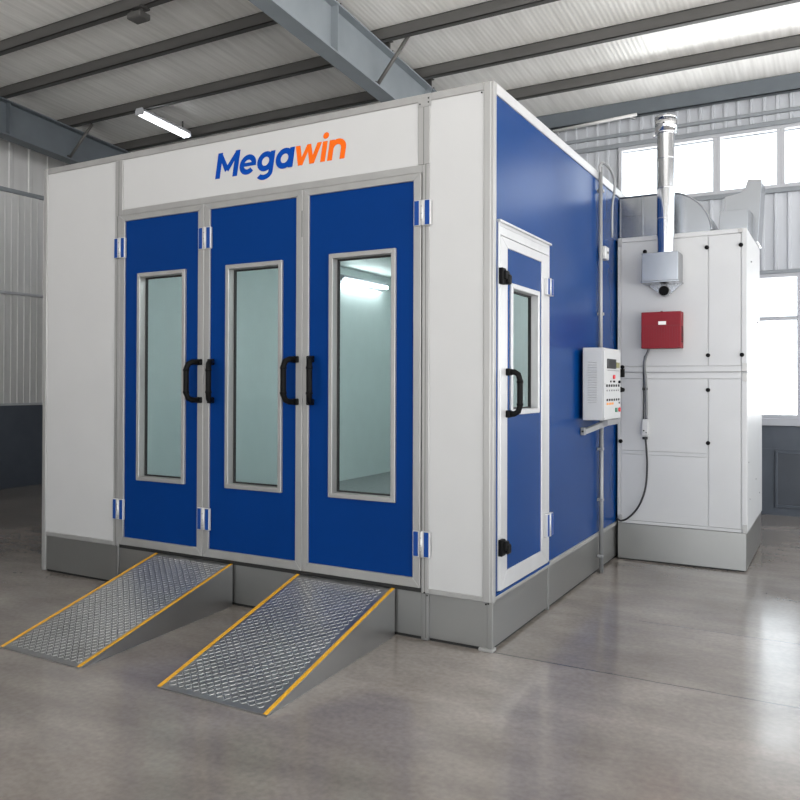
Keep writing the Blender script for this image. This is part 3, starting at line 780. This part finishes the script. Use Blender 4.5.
face_box('rocker_switch', ky(.66), ky(.74), kz(.90), kz(.84), 'green', .012)
button(.89, .87, .018, 'redbut')
for f, z in ((.03, .03), (.95, .03), (.03, .97), (.03, .5)): button(f, z, .004, 'grey', .003)
m = MB('black'); m.box(KX1 - .02, KX1 + .03, KY1 + .001, KY1 + .03, 1.66, 1.73, .004); m.hull([(KX1 - .02, KY1 + .001, 1.53), (KX1 - .02, KY1 + .001, 1.58), (KX1 + .03, KY1 + .03, 1.555), (KX1 - .02, KY1 + .03, 1.555), (KX1 + .03, KY1 + .01, 1.54), (KX1 + .03, KY1 + .01, 1.57)]); m.build('side_lock', ctl)
m = MB('conduit', 'black')
m.box(.0, .034, 1.815, 1.865, 1.195, 1.255, .003)
m.hull([(.006, 1.84, 1.20), (.034, 1.84, 1.20), (.006, 1.84, 1.24), (.034, 1.84, 1.24), (.17, 1.90, KZ0 - .045), (.20, 1.90, KZ0 - .045), (.17, 1.90, KZ0 - .002), (.20, 1.90, KZ0 - .002)])
m.hull([(.16, 1.88, KZ0 - .045), (.20, 1.88, KZ0 - .045), (.16, 2.25, KZ0 - .045), (.20, 2.25, KZ0 - .045), (.16, 1.88, KZ0 - .002), (.20, 1.88, KZ0 - .002), (.16, 2.25, KZ0 - .002), (.20, 2.25, KZ0 - .002)])
m.use(1).cyl((.018, 1.811, 1.225), (.018, 1.816, 1.225), .008, n=10)
m.build('bracket', ctl)

# conduit beside it
con = thing('conduit_pipe', 'thin grey vertical conduit pipe on the blue booth side, looping over at the top', 'conduit', (.028, 2.30, 0))
m = MB('conduit'); m.cyl((.028, 2.335, .0), (.028, 2.335, 1.30), .019, n=14); m.cyl((.028, 2.315, 1.30), (.028, 2.30, 3.45), .017, n=14); m.build('pipe', con)
m = MB('conduit'); m.tube(spline([(.028, 2.28, 3.40), (.03, 2.27, 3.455), (.045, 2.34, 3.49), (.06, 2.52, 3.47), (.065, 2.62, 3.39), (.062, 2.63, 3.30), (.05, 2.61, 3.18), (.048, 2.61, 2.90)]), .011, 8); m.build('loop', con)
for z in (.14, .62, 1.05, 2.2, 3.25):
    m = MB('grey'); m.box(.0, .05, 2.30, 2.345, z - .012, z + .012, .003); m.build('clip', con)
jb = thing('junction_box', 'tiny white junction box beside the vertical conduit high on the blue booth side', 'junction box', (.03, 2.40, 2.67))
m = MB('cab'); m.box(.002, .06, 2.345, 2.465, 2.675, 2.785, .006); m.build('cover', jb)
m = MB('black'); m.cyl((.058, 2.42, 2.735), (.064, 2.42, 2.735), .012, n=10); m.build('knob', jb)

# ------------------------------------------------------------------ daylight
wd = bpy.data.worlds.new('World'); S.world = wd; wd.use_nodes = True
nt = wd.node_tree; bg = nt.nodes['Background']
# overcast sky above; lower half made brighter to light the ceiling from below
tc = nt.nodes.new('ShaderNodeTexCoord'); sp = nt.nodes.new('ShaderNodeSeparateXYZ'); nt.links.new(tc.outputs['Generated'], sp.inputs[0])
rp = nt.nodes.new('ShaderNodeValToRGB'); e = rp.color_ramp.elements
mr = nt.nodes.new('ShaderNodeMapRange'); mr.inputs[1].default_value = -.2; mr.inputs[2].default_value = .2
nt.links.new(sp.outputs['Z'], mr.inputs[0]); nt.links.new(mr.outputs[0], rp.inputs[0])
e[0].position, e[0].color = .45, (1., .985, .965, 1); e[1].position, e[1].color = .55, (.50, .52, .535, 1)
nt.links.new(rp.outputs[0], bg.inputs['Color']); bg.inputs['Strength'].default_value = 7.2

# ------------------------------------------------------------------ camera
f_, yaw, pit, cyp, roll = 788.5533, .5111, .008, 377.4414, .0032
r = Vector((math.cos(yaw), math.sin(yaw), 0)); fwv = Vector((-math.sin(yaw) * math.cos(pit), math.cos(yaw) * math.cos(pit), math.sin(pit)))
u = r.cross(fwv); r, u = r * math.cos(roll) + u * math.sin(roll), u * math.cos(roll) - r * math.sin(roll)
cd = bpy.data.cameras.new('camera'); cam = bpy.data.objects.new('camera', cd); COL.objects.link(cam)
cd.sensor_width = 36; cd.lens = f_ * 36 / 800; cd.shift_y = (cyp - 400) / 800; cd.clip_start = .05; cd.clip_end = 200
R = Matrix((r, u, -fwv)).transposed().to_4x4()
cam.matrix_world = Matrix.Translation((1.8207, -4.3752, 1.6)) @ R
S.camera = cam
S.view_settings.view_transform = 'Standard'; S.view_settings.look = 'None'
S.view_settings.gamma = 1; S.view_settings.use_curve_mapping = False
S.view_settings.exposure = -0.13
